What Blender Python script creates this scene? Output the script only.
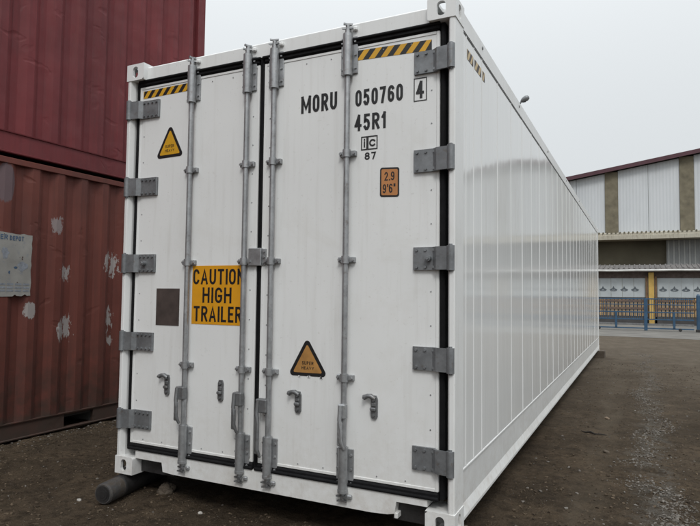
import bpy, math, random
import numpy as np
from mathutils import Vector, Matrix, noise

R_ = math.radians
rnd = random.Random(11)
for o in list(bpy.data.objects):
    bpy.data.objects.remove(o, do_unlink=True)
SC = bpy.context.scene
COL = SC.collection

# ------------------------------------------------------------------ camera
CAM_POS = Vector((3.3157, -3.0529, 1.2625))
YAW, PITCH, ROLL = -0.45654, 0.052508, 0.011138
cam = bpy.data.cameras.new('camera')
cam.sensor_width = 36.0
cam.sensor_fit = 'HORIZONTAL'
cam.lens = 590.2 / 700 * 36.0
cam.clip_start = 0.05
cam.clip_end = 3000
camo = bpy.data.objects.new('camera', cam)
COL.objects.link(camo)
fw = Vector((math.sin(YAW) * math.cos(PITCH), math.cos(YAW) * math.cos(PITCH), math.sin(PITCH)))
rt = Vector((math.cos(YAW), -math.sin(YAW), 0))
up = rt.cross(fw)
c_, s_ = math.cos(ROLL), math.sin(ROLL)
r2, u2 = c_ * rt + s_ * up, -s_ * rt + c_ * up
camo.matrix_world = Matrix(((r2.x, u2.x, -fw.x, CAM_POS.x), (r2.y, u2.y, -fw.y, CAM_POS.y),
                            (r2.z, u2.z, -fw.z, CAM_POS.z), (0, 0, 0, 1)))
SC.camera = camo

# ------------------------------------------------------------------ sky (overcast) and veiled sun
SUN_EL, SUN_AZ = R_(48), R_(152)          # azimuth from +y towards +x
W = bpy.data.worlds.new('World')
SC.world = W
W.use_nodes = True
nt = W.node_tree
for n in list(nt.nodes):
    nt.nodes.remove(n)
def wn(t, **k):
    n = nt.nodes.new(t)
    for a, b in k.items():
        setattr(n, a, b)
    return n
wout = wn('ShaderNodeOutputWorld')
wbg = wn('ShaderNodeBackground')
sky = wn('ShaderNodeTexSky', sky_type='NISHITA', sun_disc=False)
sky.sun_elevation = SUN_EL
sky.sun_rotation = SUN_AZ
sky.dust_density = 5.0
wtc = wn('ShaderNodeTexCoord')
wsep = wn('ShaderNodeSeparateXYZ')
nt.links.new(wtc.outputs['Generated'], wsep.inputs[0])
wmx = wn('ShaderNodeMath', operation='MAXIMUM'); wmx.inputs[1].default_value = 0.0
nt.links.new(wsep.outputs['Z'], wmx.inputs[0])
wsq = wn('ShaderNodeMath', operation='POWER'); wsq.inputs[1].default_value = 2.4
nt.links.new(wmx.outputs[0], wsq.inputs[0])
wma = wn('ShaderNodeMath', operation='MULTIPLY_ADD'); wma.inputs[1].default_value = 1.7; wma.inputs[2].default_value = 1.0
nt.links.new(wsq.outputs[0], wma.inputs[0])
wvs = wn('ShaderNodeVectorMath', operation='SCALE')
wvs.inputs[0].default_value = (6.85, 7.15, 7.3)
nt.links.new(wma.outputs[0], wvs.inputs['Scale'])
wmix = wn('ShaderNodeMix', data_type='RGBA')
wmix.inputs[0].default_value = 0.93
nt.links.new(sky.outputs[0], wmix.inputs[6])
nt.links.new(wvs.outputs[0], wmix.inputs[7])
nt.links.new(wmix.outputs[2], wbg.inputs['Color'])
wbg.inputs['Strength'].default_value = 0.1
nt.links.new(wbg.outputs[0], wout.inputs[0])

sl = bpy.data.lights.new('sun', 'SUN')
sl.energy = 1.15
sl.angle = R_(16)
sl.color = (1.0, 0.985, 0.96)
so = bpy.data.objects.new('sun', sl)
COL.objects.link(so)
sd = Vector((math.cos(SUN_EL) * math.sin(SUN_AZ), math.cos(SUN_EL) * math.cos(SUN_AZ), math.sin(SUN_EL)))
so.rotation_euler = sd.to_track_quat('Z', 'Y').to_euler()
so.location = (6, -8, 14)

SC.view_settings.view_transform = 'Standard'
SC.view_settings.look = 'None'
SC.view_settings.exposure = 0.08
SC.view_settings.gamma = 1.0

# ------------------------------------------------------------------ material helpers
class Mat:
    def __init__(s, name):
        s.m = bpy.data.materials.new(name)
        s.m.use_nodes = True
        s.t = s.m.node_tree
        s.b = s.t.nodes['Principled BSDF']
        s.tc = s.t.nodes.new('ShaderNodeTexCoord')
        s.geo = s.t.nodes.new('ShaderNodeNewGeometry')
    def n(s, t, **k):
        n = s.t.nodes.new(t)
        for a, b in k.items():
            setattr(n, a, b)
        return n
    def l(s, a, b):
        s.t.links.new(a, b)
    @property
    def pos(s):
        return s.geo.outputs['Position']
    def noise(s, scale, detail=4, rough=.55, vec=None, stretch=None, dist=0.0):
        v = vec or s.pos
        if stretch:
            mp = s.n('ShaderNodeMapping')
            mp.inputs['Scale'].default_value = stretch
            s.l(v, mp.inputs[0]); v = mp.outputs[0]
        n = s.n('ShaderNodeTexNoise')
        n.inputs['Scale'].default_value = scale
        n.inputs['Detail'].default_value = detail
        n.inputs['Roughness'].default_value = rough
        n.inputs['Distortion'].default_value = dist
        s.l(v, n.inputs['Vector'])
        return n.outputs['Fac']
    def ramp(s, fac, lo, hi, a=0.0, b=1.0):
        n = s.n('ShaderNodeMapRange', clamp=True)
        n.inputs[1].default_value = lo; n.inputs[2].default_value = hi
        n.inputs[3].default_value = a; n.inputs[4].default_value = b
        s.l(fac, n.inputs[0])
        return n.outputs[0]
    def mix(s, fac, a, b, mode='MIX'):
        n = s.n('ShaderNodeMix', data_type='RGBA', blend_type=mode)
        for i, v in ((0, fac), (6, a), (7, b)):
            if hasattr(v, 'is_linked'):
                s.l(v, n.inputs[i])
            elif i == 0:
                n.inputs[0].default_value = v
            else:
                n.inputs[i].default_value = (*v, 1.0)
        return n.outputs[2]
    def math(s, op, a, b=None, c=None):
        n = s.n('ShaderNodeMath', operation=op)
        for i, v in enumerate((a, b, c)):
            if v is None: continue
            if hasattr(v, 'is_linked'): s.l(v, n.inputs[i])
            else: n.inputs[i].default_value = v
        return n.outputs[0]
    def xyz(s, v=None):
        n = s.n('ShaderNodeSeparateXYZ'); s.l(v or s.pos, n.inputs[0]); return n.outputs
    def base(s, c):
        if hasattr(c, 'is_linked'): s.l(c, s.b.inputs['Base Color'])
        else: s.b.inputs['Base Color'].default_value = (*c, 1)
        return s
    def rough(s, v):
        if hasattr(v, 'is_linked'): s.l(v, s.b.inputs['Roughness'])
        else: s.b.inputs['Roughness'].default_value = v
        return s
    def metal(s, v):
        s.b.inputs['Metallic'].default_value = v
        return s
    def bump(s, h, strength=.3, dist=.01):
        n = s.n('ShaderNodeBump')
        n.inputs['Strength'].default_value = strength
        n.inputs['Distance'].default_value = dist
        s.l(h, n.inputs['Height'])
        s.l(n.outputs[0], s.b.inputs['Normal'])
        return s

M = {}
def simple(name, col, rough=.5, metal=0.0, var=.18, scale=6, bump=0.0, bscale=60):
    m = Mat(name)
    f = m.ramp(m.noise(scale, 5), .3, .7)
    m.base(m.mix(f, tuple(c * (1 - var) for c in col), tuple(min(1, c * (1 + var)) for c in col)))
    m.rough(m.ramp(m.noise(scale * 3, 3), .3, .7, max(0, rough - .07), min(1, rough + .07)))
    m.metal(metal)
    if bump:
        m.bump(m.noise(bscale, 4), bump, .004)
    M[name] = m.m
    return m

# white enamel of the doors and frame: faint grime, thin vertical run marks
def white_paint(name, col, rough, dirt=.5, rust=0.0):
    m = Mat(name)
    big = m.ramp(m.noise(1.3, 4), .35, .7)
    run = m.ramp(m.noise(3.0, 5, .6, stretch=(9, 9, .5)), .52, .78)
    spk = m.ramp(m.noise(55, 3, .6), .64, .72)
    c = m.mix(m.math('MULTIPLY', big, .5), col, tuple(a * .9 for a in col))
    c = m.mix(m.math('MULTIPLY', run, .28 * dirt), c, (.42, .40, .36))
    smg = m.ramp(m.noise(1.7, 6, .7, dist=.6), .54, .72)
    c = m.mix(m.math('MULTIPLY', smg, .20 * dirt), c, (.46, .43, .35))
    c = m.mix(m.math('MULTIPLY', spk, .22 * dirt), c, (.30, .26, .21))
    spl = m.ramp(m.math('ADD', m.xyz()['Z'], m.math('MULTIPLY', m.noise(2.6, 7, .72), 1.1)), 1.15, .45)
    c = m.mix(m.math('MULTIPLY', spl, m.math('MULTIPLY', m.ramp(m.noise(23, 5, .7), .35, .65), .30)), c, (.40, .35, .28))
    if rust:
        z = m.xyz()['Z']
        low = m.ramp(z, .45, .05)
        blot = m.ramp(m.noise(9, 6, .65), .5, .72)
        c = m.mix(m.math('MULTIPLY', m.math('MULTIPLY', low, blot), rust), c, (.22, .13, .075))
    m.base(c)
    m.rough(m.ramp(m.noise(5, 4), .3, .7, rough - .06, rough + .1))
    m.bump(m.noise(2.2, 2), .12, .01)
    M[name] = m.m
white_paint('white_door', (.765, .775, .77), .33, .75)
white_paint('white_frame', (.76, .77, .765), .38, .8, rust=.20)

# glossy coated sheet of the long side, slightly wavy so that reflections break up
m = Mat('white_sheet')
v = m.ramp(m.noise(.9, 4), .35, .7)
c = m.mix(m.math('MULTIPLY', v, .5), (.75, .76, .755), (.69, .70, .695))
run = m.ramp(m.noise(2.5, 5, .6, stretch=(6, 6, .35)), .55, .8)
c = m.mix(m.math('MULTIPLY', run, .16), c, (.42, .40, .36))
m.base(c).rough(m.ramp(m.noise(4, 4), .3, .7, .065, .12))
m.b.inputs['IOR'].default_value = 1.5
w = m.math('ADD', m.noise(1.5, 2, .5, stretch=(1, 1.3, .5)), m.math('MULTIPLY', m.noise(3.0, 3, .5, stretch=(1, 3.2, .30)), .55))
m.bump(w, .45, .006)
M['white_sheet'] = m.m

def galv(name, col, rough, metal):
    m = Mat(name)
    sp = m.n('ShaderNodeTexVoronoi'); sp.inputs['Scale'].default_value = 70
    m.l(m.pos, sp.inputs['Vector'])
    bw = m.n('ShaderNodeRGBToBW'); m.l(sp.outputs['Color'], bw.inputs[0])
    f = m.math('ADD', m.math('MULTIPLY', bw.outputs[0], .14), m.math('MULTIPLY', m.noise(10, 5), .86))
    c = m.mix(m.ramp(f, .3, .8), tuple(a * .68 for a in col), tuple(a * 1.25 for a in col))
    st = m.ramp(m.noise(30, 5, .65), .58, .72)
    c = m.mix(m.math('MULTIPLY', st, .5), c, (.13, .09, .06))
    m.base(c).metal(metal).rough(m.ramp(m.noise(18, 4), .3, .7, rough - .1, rough + .1))
    m.bump(m.noise(120, 3), .15, .002)
    M[name] = m.m
galv('galvanised_steel', (.38, .39, .40), .40, .6)
galv('hinge_steel', (.225, .235, .245), .46, .45)
galv('dark_steel', (.21, .215, .22), .48, .55)

simple('black_rubber', (.008, .008, .009), .7, 0, .3, 20).b.inputs['Specular IOR Level'].default_value = .15
simple('black_vinyl', (.014, .014, .015), .4, 0, .2, 20)
simple('caution_orange', (.66, .30, .012), .42, 0, .08, 9)
simple('yellow_vinyl', (.64, .34, .020), .42, 0, .12, 9)
simple('orange_vinyl', (.50, .215, .075), .45, 0, .15, 9)
simple('faded_orange_vinyl', (.40, .205, .06), .5, 0, .22, 14)
simple('brown_plate', (.060, .045, .040), .6, 0, .25, 14)
simple('pale_vinyl', (.56, .42, .22), .5, 0, .2, 9)

def red_paint(name, col, dark, scars, rust_low):
    m = Mat(name)
    P = m.xyz()
    f = m.ramp(m.noise(1.1, 5, .6), .3, .72)
    c = m.mix(f, col, dark)
    run = m.ramp(m.noise(3.2, 6, .65, stretch=(8, 8, .35)), .45, .8)
    c = m.mix(m.math('MULTIPLY', run, .45), c, tuple(a * .45 + .012 for a in dark))
    chalk = m.ramp(m.noise(2.4, 5, .6, stretch=(5, 5, .5)), .55, .8)
    c = m.mix(m.math('MULTIPLY', chalk, .16), c, (.22, .075, .065))
    rs = m.ramp(m.noise(26, 6, .7), .63, .70)
    c = m.mix(m.math('MULTIPLY', rs, .55), c, (.075, .03, .016))
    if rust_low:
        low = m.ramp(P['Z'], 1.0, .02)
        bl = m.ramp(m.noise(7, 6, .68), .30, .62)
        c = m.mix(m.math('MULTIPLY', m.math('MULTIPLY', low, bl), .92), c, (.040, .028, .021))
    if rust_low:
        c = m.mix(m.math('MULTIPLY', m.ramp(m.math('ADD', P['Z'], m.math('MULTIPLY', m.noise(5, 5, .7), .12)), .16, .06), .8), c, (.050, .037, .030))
    for (y, z, ry, rz, col2, th) in scars:
        a = m.math('DIVIDE', m.math('SUBTRACT', P['Y'], y), ry)
        b = m.math('DIVIDE', m.math('SUBTRACT', P['Z'], z), rz)
        d = m.math('SQRT', m.math('ADD', m.math('MULTIPLY', a, a), m.math('MULTIPLY', b, b)))
        nz = m.noise(21, 5, .7, stretch=(1, 1.6, .6))
        e = m.math('ADD', d, m.math('MULTIPLY', m.math('SUBTRACT', nz, .5), th))
        k = m.ramp(e, 1.0, .92)
        c = m.mix(m.math('MULTIPLY', k, .85), c, col2)
    m.base(c).rough(m.ramp(m.noise(8, 5), .3, .7, .50, .72))
    m.b.inputs['Specular IOR Level'].default_value = .3
    dn = m.ramp(m.noise(3.4, 2, .5, stretch=(1, 1.2, 1.5), dist=.5), .64, .78)
    m.bump(m.math('ADD', m.math('MULTIPLY', dn, -.55), m.math('ADD', m.math('MULTIPLY', m.noise(2.5, 2), .35), m.math('MULTIPLY', m.noise(40, 5), .05))), .5, .02)
    M[name] = m.m
grey = (.34, .325, .315); mauve = (.125, .095, .105)
red_paint('red_paint', (.165, .029, .033), (.108, .021, .024), [], False)
red_paint('brown_red_paint', (.155, .045, .033), (.100, .032, .025), [
    (.41, 2.26, .10, .19, mauve, .5), (.965, 1.92, .055, .085, (.24, .21, .21), 3.4), (1.085, 1.45, .050, .075, grey, 5.0),
    (.70, 1.07, .060, .080, grey, 1.6), (1.045, .86, .045, .105, grey, 3.0), (1.135, .89, .045, .10, grey, 4.6), (1.60, 1.59, .04, .10, grey, 4.6), (1.71, 1.56, .045, .12, grey, 5.0),
    (1.66, .95, .045, .10, grey, 4.8), (1.69, .73, .03, .05, grey, 4.6)], True)

m = Mat('notice_board')
P = m.xyz()
c = m.mix(m.ramp(m.noise(5, 5, .6), .35, .7), (.31, .305, .285), (.22, .215, .20))
blue = m.ramp(m.noise(13, 5, .65), .58, .66)
c = m.mix(m.math('MULTIPLY', blue, .3), c, (.14, .17, .22))
ho = m.ramp(m.noise(24, 4, .6), .69, .72)
c = m.mix(ho, c, (.05, .022, .017))
m.base(c).rough(.6)
M['notice_board'] = m.m
simple('blue_print', (.045, .085, .15), .6, 0, .3, 20)
simple('pale_blue_print', (.215, .235, .265), .6, 0, .3, 30)

# earth
m = Mat('earth')
P = m.xyz()
n1 = m.noise(.55, 6, .6); n2 = m.noise(2.6, 7, .65); n3 = m.noise(17, 6, .7); n4 = m.noise(90, 4, .7)
n5 = m.noise(6.5, 7, .72)
c = m.mix(m.ramp(n1, .35, .68), (.060, .045, .031), (.108, .082, .057))
c = m.mix(m.math('MULTIPLY', m.ramp(n2, .46, .70), .75), c, (.160, .118, .080))
c = m.mix(m.math('MULTIPLY', m.ramp(n5, .50, .66), .65), c, (.042, .033, .025))
c = m.mix(m.math('MULTIPLY', m.ramp(n3, .48, .66), .70), c, (.034, .026, .019))
c = m.mix(m.math('MULTIPLY', m.ramp(n4, .58, .68), .6), c, (.19, .16, .125))
wob = m.math('MULTIPLY', m.math('SUBTRACT', m.noise(1.1, 5, .6), .5), .65)
dx = m.math('ABSOLUTE', m.math('SUBTRACT', m.math('ADD', P['X'], wob), 3.43))
strip = m.math('MULTIPLY', m.ramp(dx, .17, .03), m.ramp(m.noise(9, 7, .75), .44, .58))
c = m.mix(m.math('MULTIPLY', strip, .6), c, (.165, .155, .138))
for tx in (2.98, 4.22, 4.95):
    tw_ = m.math('ABSOLUTE', m.math('SUBTRACT', m.math('ADD', P['X'], m.math('MULTIPLY', wob, .5)), tx))
    tk = m.math('MULTIPLY', m.ramp(tw_, .17, .07), m.ramp(m.noise(1.6, 5, .65, stretch=(1, .35, 1)), .42, .62))
    c = m.mix(m.math('MULTIPLY', tk, .55), c, (.150, .122, .090))
far = m.math('MULTIPLY', m.ramp(m.math('ADD', P['Y'], m.math('MULTIPLY', n1, 5.0)), 5, 15), .8)  # far earth paler: drier dirt, plus open-sky brightness put into the colour
c = m.mix(far, c, m.mix(m.ramp(n2, .35, .7), (.135, .110, .084), (.20, .172, .138)))
m.base(c).rough(m.ramp(n2, .3, .7, .82, 1.0))
m.b.inputs['Specular IOR Level'].default_value = .06
h = m.math('ADD', m.math('ADD', m.math('MULTIPLY', n3, .8), m.math('MULTIPLY', n4, .45)), m.math('MULTIPLY', n5, .9))
m.bump(h, 1.0, .055)
M['earth'] = m.m

m = Mat('stone')
ri = m.geo.outputs['Random Per Island']
c = m.mix(m.ramp(ri, 0, .75), (.080, .069, .057), (.18, .166, .148))
c = m.mix(m.ramp(ri, .98, .995), c, (.28, .26, .235))
c = m.mix(m.math('MULTIPLY', m.noise(60, 4), .5), c, (.07, .055, .04))
m.base(c).rough(.85)
M['stone'] = m.m
m = Mat('crumb')
c = m.mix(m.geo.outputs['Random Per Island'], (.040, .031, .023), (.125, .096, .068))
m.base(c).rough(.95)
m.b.inputs['Specular IOR Level'].default_value = .06
M['crumb'] = m.m
simple('tan_stone', (.20, .15, .105), .85, 0, .25, 40, .3)
simple('pale_stone', (.36, .34, .31), .8, 0, .25, 40, .3)
simple('concrete', (.15, .142, .128), .9, 0, .25, 1.2, .3, 30)

# roller
m = Mat('roller_shell')
c = m.mix(m.ramp(m.noise(9, 5), .3, .7), (.038, .038, .040), (.120, .122, .125))
c = m.mix(m.math('MULTIPLY', m.ramp(m.noise(9, 7, .78), .38, .56), .9), c, (.060, .046, .034))
m.base(c).rough(.75).metal(.1).bump(m.noise(28, 6, .7), .8, .010)
M['roller_shell'] = m.m
simple('oily_black', (.022, .021, .021), .5, 0, .3, 18, .3)
simple('old_timber', (.075, .058, .042), .85, 0, .35, 9, .5, 45)
simple('twig_bark', (.020, .016, .013), .9, 0, .3, 30)

# background
m = Mat('white_cladding')
wv = m.n('ShaderNodeTexWave', wave_type='BANDS', bands_direction='X')
wv.inputs['Scale'].default_value = 1.6
m.l(m.pos, wv.inputs['Vector'])
c = m.mix(m.ramp(m.noise(.5, 5, stretch=(1, 1, .4)), .35, .7), (.60, .625, .645), (.52, .545, .565))
c = m.mix(m.math('MULTIPLY', m.ramp(m.noise(1.4, 5, .6, stretch=(3, 3, .25)), .55, .8), .3), c, (.36, .35, .33))
m.base(c).rough(.5).bump(wv.outputs['Fac'], .5, .03)
M['white_cladding'] = m.m
simple('mossy_concrete', (.17, .150, .105), .9, 0, .25, 2.5)
simple('maroon_trim', (.075, .025, .035), .5, 0, .15, 2)
m = Mat('cornice_render')
c = m.mix(m.ramp(m.noise(2, 5), .35, .7), (.50, .47, .39), (.40, .37, .30))
c = m.mix(m.math('MULTIPLY', m.ramp(m.noise(3, 6, .7, stretch=(4, 4, .6)), .5, .7), .7), c, (.17, .13, .08))
m.base(c).rough(.9)
M['cornice_render'] = m.m
simple('olive_wall', (.150, .135, .095), .9, 0, .2, .6)
simple('grey_rib', (.42, .43, .42), .6, 0, .1, 2)
simple('grey_sheet', (.30, .31, .31), .6, .0, .12, 1.5)
simple('roof_sheet', (.125, .115, .110), .8, 0, .3, 3)
simple('brown_band', (.115, .088, .078), .9, 0, .35, 5)
simple('gutter_white', (.60, .60, .58), .6, 0, .12, 3)
simple('banner_white', (.42, .455, .47), .6, 0, .12, 1.5)
simple('emblem_dark', (.085, .10, .115), .6, 0, .1, 3)
simple('yellow_column', (.50, .325, .085), .7, 0, .2, 3)
simple('rusty_post', (.17, .10, .055), .8, 0, .3, 5)
simple('ochre_board', (.36, .245, .125), .8, 0, .3, 4)
simple('dark_plinth', (.060, .058, .058), .9, 0, .25, 2)
simple('gate_blue', (.026, .075, .140), .5, 0, .2, 6)
simple('lamp_grey', (.22, .23, .24), .45, .3, .1, 4)
simple('lamp_glass', (.08, .085, .09), .2, 0, .1, 4)
simple('underside', (.045, .043, .040), .9, 0, .3, 3)

# ------------------------------------------------------------------ mesh helpers
class MB:
    def __init__(s):
        s.v = []; s.f = []; s.mi = []; s.sm = []; s.k = 0
    def mat(s, k):
        s.k = k; return s
    def add(s, vs, fs, smooth=False):
        o = len(s.v)
        s.v += [tuple(p) for p in vs]
        for f in fs:
            s.f.append([i + o for i in f]); s.mi.append(s.k); s.sm.append(smooth)
        return s
    def box(s, x0, x1, y0, y1, z0, z1):
        return s.add([(x0, y0, z0), (x1, y0, z0), (x1, y1, z0), (x0, y1, z0), (x0, y0, z1), (x1, y0, z1), (x1, y1, z1), (x0, y1, z1)],
                     [(3, 2, 1, 0), (4, 5, 6, 7), (0, 1, 5, 4), (1, 2, 6, 5), (2, 3, 7, 6), (3, 0, 4, 7)])
    def bbox(s, x0, x1, y0, y1, z0, z1, c=.004):
        # box with all edges chamfered
        L = ((x0, x1), (y0, y1), (z0, z1))
        c = min([c] + [(b - a) * .45 for a, b in L])
        idx = {}; vs = []
        for i in (0, 1):
            for j in (0, 1):
                for k in (0, 1):
                    p = (L[0][i], L[1][j], L[2][k]); sg = (1 - 2 * i, 1 - 2 * j, 1 - 2 * k)
                    for ax in range(3):       # vertex lying on face of axis ax
                        q = [p[a] + (0 if a == ax else sg[a] * c) for a in range(3)]
                        idx[(i, j, k, ax)] = len(vs); vs.append(q)
        fs = []
        def face(keys):
            pts = [Vector(vs[idx[k]]) for k in keys]
            cen = Vector(((x0 + x1) / 2, (y0 + y1) / 2, (z0 + z1) / 2))
            n = (pts[1] - pts[0]).cross(pts[2] - pts[0])
            ids = [idx[k] for k in keys]
            if n.dot(pts[0] - cen) < 0: ids.reverse()
            fs.append(ids)
        for ax in range(3):
            o = [a for a in range(3) if a != ax]
            for e in (0, 1):
                ks = []
                for (a, b) in ((0, 0), (1, 0), (1, 1), (0, 1)):
                    t = [0, 0, 0]; t[ax] = e; t[o[0]] = a; t[o[1]] = b
                    ks.append((*t, ax))
                face(ks)
        for ax in range(3):
            o = [a for a in range(3) if a != ax]
            for a in (0, 1):
                for b in (0, 1):
                    ks = []
                    for e, f in ((0, o[0]), (1, o[0]), (1, o[1]), (0, o[1])):
                        t = [0, 0, 0]; t[ax] = e; t[o[0]] = a; t[o[1]] = b
                        ks.append((*t, f))
                    face(ks)
        for i in (0, 1):
            for j in (0, 1):
                for k in (0, 1):
                    face([(i, j, k, 0), (i, j, k, 1), (i, j, k, 2)])
        return s.add(vs, fs)
    def cyl(s, p0, p1, r0, r1=None, n=12, cap=True, smooth=True):
        p0, p1 = Vector(p0), Vector(p1)
        r1 = r0 if r1 is None else r1
        d = (p1 - p0).normalized()
        a = d.orthogonal().normalized(); b = d.cross(a)
        ring = [(math.cos(2 * math.pi * i / n), math.sin(2 * math.pi * i / n)) for i in range(n)]
        A = [p0 + r0 * (x * a + y * b) for x, y in ring]
        B = [p1 + r1 * (x * a + y * b) for x, y in ring]
        s.add(A + B, [(i, (i + 1) % n, n + (i + 1) % n, n + i) for i in range(n)], smooth)
        if cap:
            s.add(A, [list(range(n))[::-1]]); s.add(B, [list(range(n))])
        return s
    def tube(s, pts, r, n=8):
        pts = [Vector(p) for p in pts]
        rs = r if isinstance(r, (list, tuple)) else [r] * len(pts)
        vs = []; fs = []
        a = None
        for i, p in enumerate(pts):
            d = (pts[min(i + 1, len(pts) - 1)] - pts[max(i - 1, 0)]).normalized()
            a = d.orthogonal().normalized() if a is None else (a - a.dot(d) * d).normalized()
            b = d.cross(a)
            vs += [p + rs[i] * (math.cos(2 * math.pi * j / n) * a + math.sin(2 * math.pi * j / n) * b) for j in range(n)]
        for i in range(len(pts) - 1):
            for j in range(n):
                fs.append((i * n + j, i * n + (j + 1) % n, (i + 1) * n + (j + 1) % n, (i + 1) * n + j))
        s.add(vs, fs, True)
        s.add(vs[:n], [list(range(n))[::-1]]); s.add(vs[-n:], [list(range(n))])
        return s
    def prism(s, poly, axis, a, b):
        # poly: 2-D points in the two remaining axes (in x,y,z order), extruded along axis from a to b
        def P(q, t):
            q = list(q); q.insert(axis, t); return q
        n = len(poly)
        area = sum(poly[i][0] * poly[(i + 1) % n][1] - poly[(i + 1) % n][0] * poly[i][1] for i in range(n))
        if (area < 0) != (axis == 1): poly = poly[::-1]
        vs = [P(q, a) for q in poly] + [P(q, b) for q in poly]
        fs = [(i, (i + 1) % n, n + (i + 1) % n, n + i) for i in range(n)]
        s.add(vs, fs)
        s.add(vs[:n], [list(range(n))[::-1]]); s.add(vs[n:], [list(range(n))])
        return s
    def build(s, name, mats, parent=None, origin=None):
        me = bpy.data.meshes.new(name)
        xs = list(zip(*s.v))
        if origin is None:
            origin = ((min(xs[0]) + max(xs[0])) / 2, (min(xs[1]) + max(xs[1])) / 2, min(xs[2]))
        o_ = Vector(origin)
        me.from_pydata([(x - o_.x, y - o_.y, z - o_.z) for x, y, z in s.v], [], s.f)
        for mm in (mats if isinstance(mats, (list, tuple)) else [mats]):
            me.materials.append(M[mm])
        me.polygons.foreach_set('material_index', s.mi)
        me.polygons.foreach_set('use_smooth', s.sm)
        me.update()
        ob = bpy.data.objects.new(name, me)
        COL.objects.link(ob)
        place(ob, parent, o_)
        return ob

ORI = {}
def place(ob, parent, wo):
    wo = Vector(wo)
    ORI[ob] = wo
    if parent:
        ob.parent = parent
        ob.location = wo - ORI[parent]
    else:
        ob.location = wo
def again(src, parent, wo, flip=None):
    o = bpy.data.objects.new(src.name.split('.')[0], src.data)
    COL.objects.link(o)
    place(o, parent, wo)
    if flip: o.scale = flip
    return o
def thing(name, loc, label, cat, group=None):
    e = bpy.data.objects.new(name, None)
    e.empty_display_size = .2
    COL.objects.link(e)
    place(e, None, loc)
    return tag(e, label, cat, group)
def tag(o, label=None, cat=None, group=None, kind=None):
    for k, v_ in (('label', label), ('category', cat), ('group', group), ('kind', kind)):
        if v_: o[k] = v_
    return o

# condensed sign lettering drawn as broad strokes; centre lines in a unit box
def _arc(cx, cy, rx, ry, a0, a1, n=7):
    return [(cx + rx * math.cos(R_(a0 + (a1 - a0) * k / n)), cy + ry * math.sin(R_(a0 + (a1 - a0) * k / n))) for k in range(n + 1)]
_O = _arc(.5, .74, .5, .26, 0, 180) + _arc(.5, .26, .5, .26, 180, 360)
_O = _O + [_O[0]]
GLYPH = {
    'M': (.95, [[(0, 0), (0, 1)], [(0, 1), (.5, .22), (1, 1)], [(1, 1), (1, 0)]]),
    'O': (.66, [_O]), '0': (.60, [_O]),
    'R': (.66, [[(0, 0), (0, 1)], [(0, 1), (.55, 1)] + _arc(.55, .75, .45, .25, 90, -90) + [(0, .5)], [(.45, .5), (1, 0)]]),
    'U': (.66, [[(0, 1)] + _arc(.5, .28, .5, .28, 180, 360) + [(1, 1)]]),
    '5': (.58, [[(.92, 1), (.10, 1), (.06, .56)] + _arc(.46, .32, .52, .32, 130, -150)]),
    '7': (.56, [[(0, 1), (1, 1), (.38, 0)]]),
    '6': (.60, [_arc(.5, .29, .5, .29, 0, 360, 14), [(0, .30)] + _arc(.55, .66, .55, .34, 180, 40)]),
    '4': (.64, [[(.70, 0), (.70, 1)], [(.66, 1), (.02, .30)], [(0, .30), (1, .30)]]),
    '1': (.36, [[(1, 0), (1, 1)], [(0, .74), (1, .97)]]),
    '2': (.58, [_arc(.5, .70, .5, .30, 165, -30) + [(0, 0), (1, 0)]]),
    '9': (.58, [_arc(.5, .71, .5, .29, 0, 360, 14), [(1, .70)] + _arc(.45, .34, .55, .34, 0, -140)]),
    '8': (.62, [_arc(.5, .76, .44, .24, 0, 360, 14), _arc(.5, .27, .5, .27, 0, 360, 14)]),
    '.': (.14, [[(.5, 0), (.5, .02)]]),
    "'": (.14, [[(.5, 1), (.5, .78)]]),
    '"': (.34, [[(.1, 1), (.1, .78)], [(.9, 1), (.9, .78)]]),
    'C': (.64, [_arc(.5, .72, .5, .28, 20, 180) + _arc(.5, .28, .5, .28, 180, 340)]),
    'A': (.72, [[(0, 0), (.5, 1), (1, 0)], [(.17, .28), (.83, .28)]]),
    'T': (.64, [[(0, 1), (1, 1)], [(.5, 1), (.5, 0)]]),
    'I': (.16, [[(.5, 0), (.5, 1)]]),
    'N': (.68, [[(0, 0), (0, 1)], [(0, 1), (1, 0)], [(1, 0), (1, 1)]]),
    'H': (.66, [[(0, 0), (0, 1)], [(1, 0), (1, 1)], [(0, .52), (1, .52)]]),
    'G': (.66, [_arc(.5, .72, .5, .28, 20, 180) + _arc(.5, .28, .5, .28, 180, 360) + [(1, .45), (.55, .45)]]),
    'L': (.54, [[(0, 1), (0, 0), (1, 0)]]),
    'E': (.56, [[(1, 1), (0, 1), (0, 0), (1, 0)], [(0, .52), (.85, .52)]]),
    'S': (.60, [_arc(.5, .745, .47, .255, 25, 270) + _arc(.5, .255, .5, .235, 90, -155)]),
    'P': (.60, [[(0, 0), (0, 1)], [(0, 1), (.55, 1)] + _arc(.55, .74, .45, .26, 90, -90) + [(0, .48)]]),
    'D': (.64, [[(0, 0), (0, 1), (.4, 1)] + _arc(.4, .5, .6, .5, 90, -90) + [(0, 0)]]),
    'V': (.68, [[(0, 1), (.5, 0), (1, 1)]]),
    'Y': (.68, [[(0, 1), (.5, .48), (1, 1)], [(.5, .48), (.5, 0)]]),
    'i': (.20, [[(.5, 0), (.5, .66)], [(.5, .94), (.5, 1)]]),
    'c': (.80, [_arc(.5, .5, .5, .5, 40, 320, 12)]),
}
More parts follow.
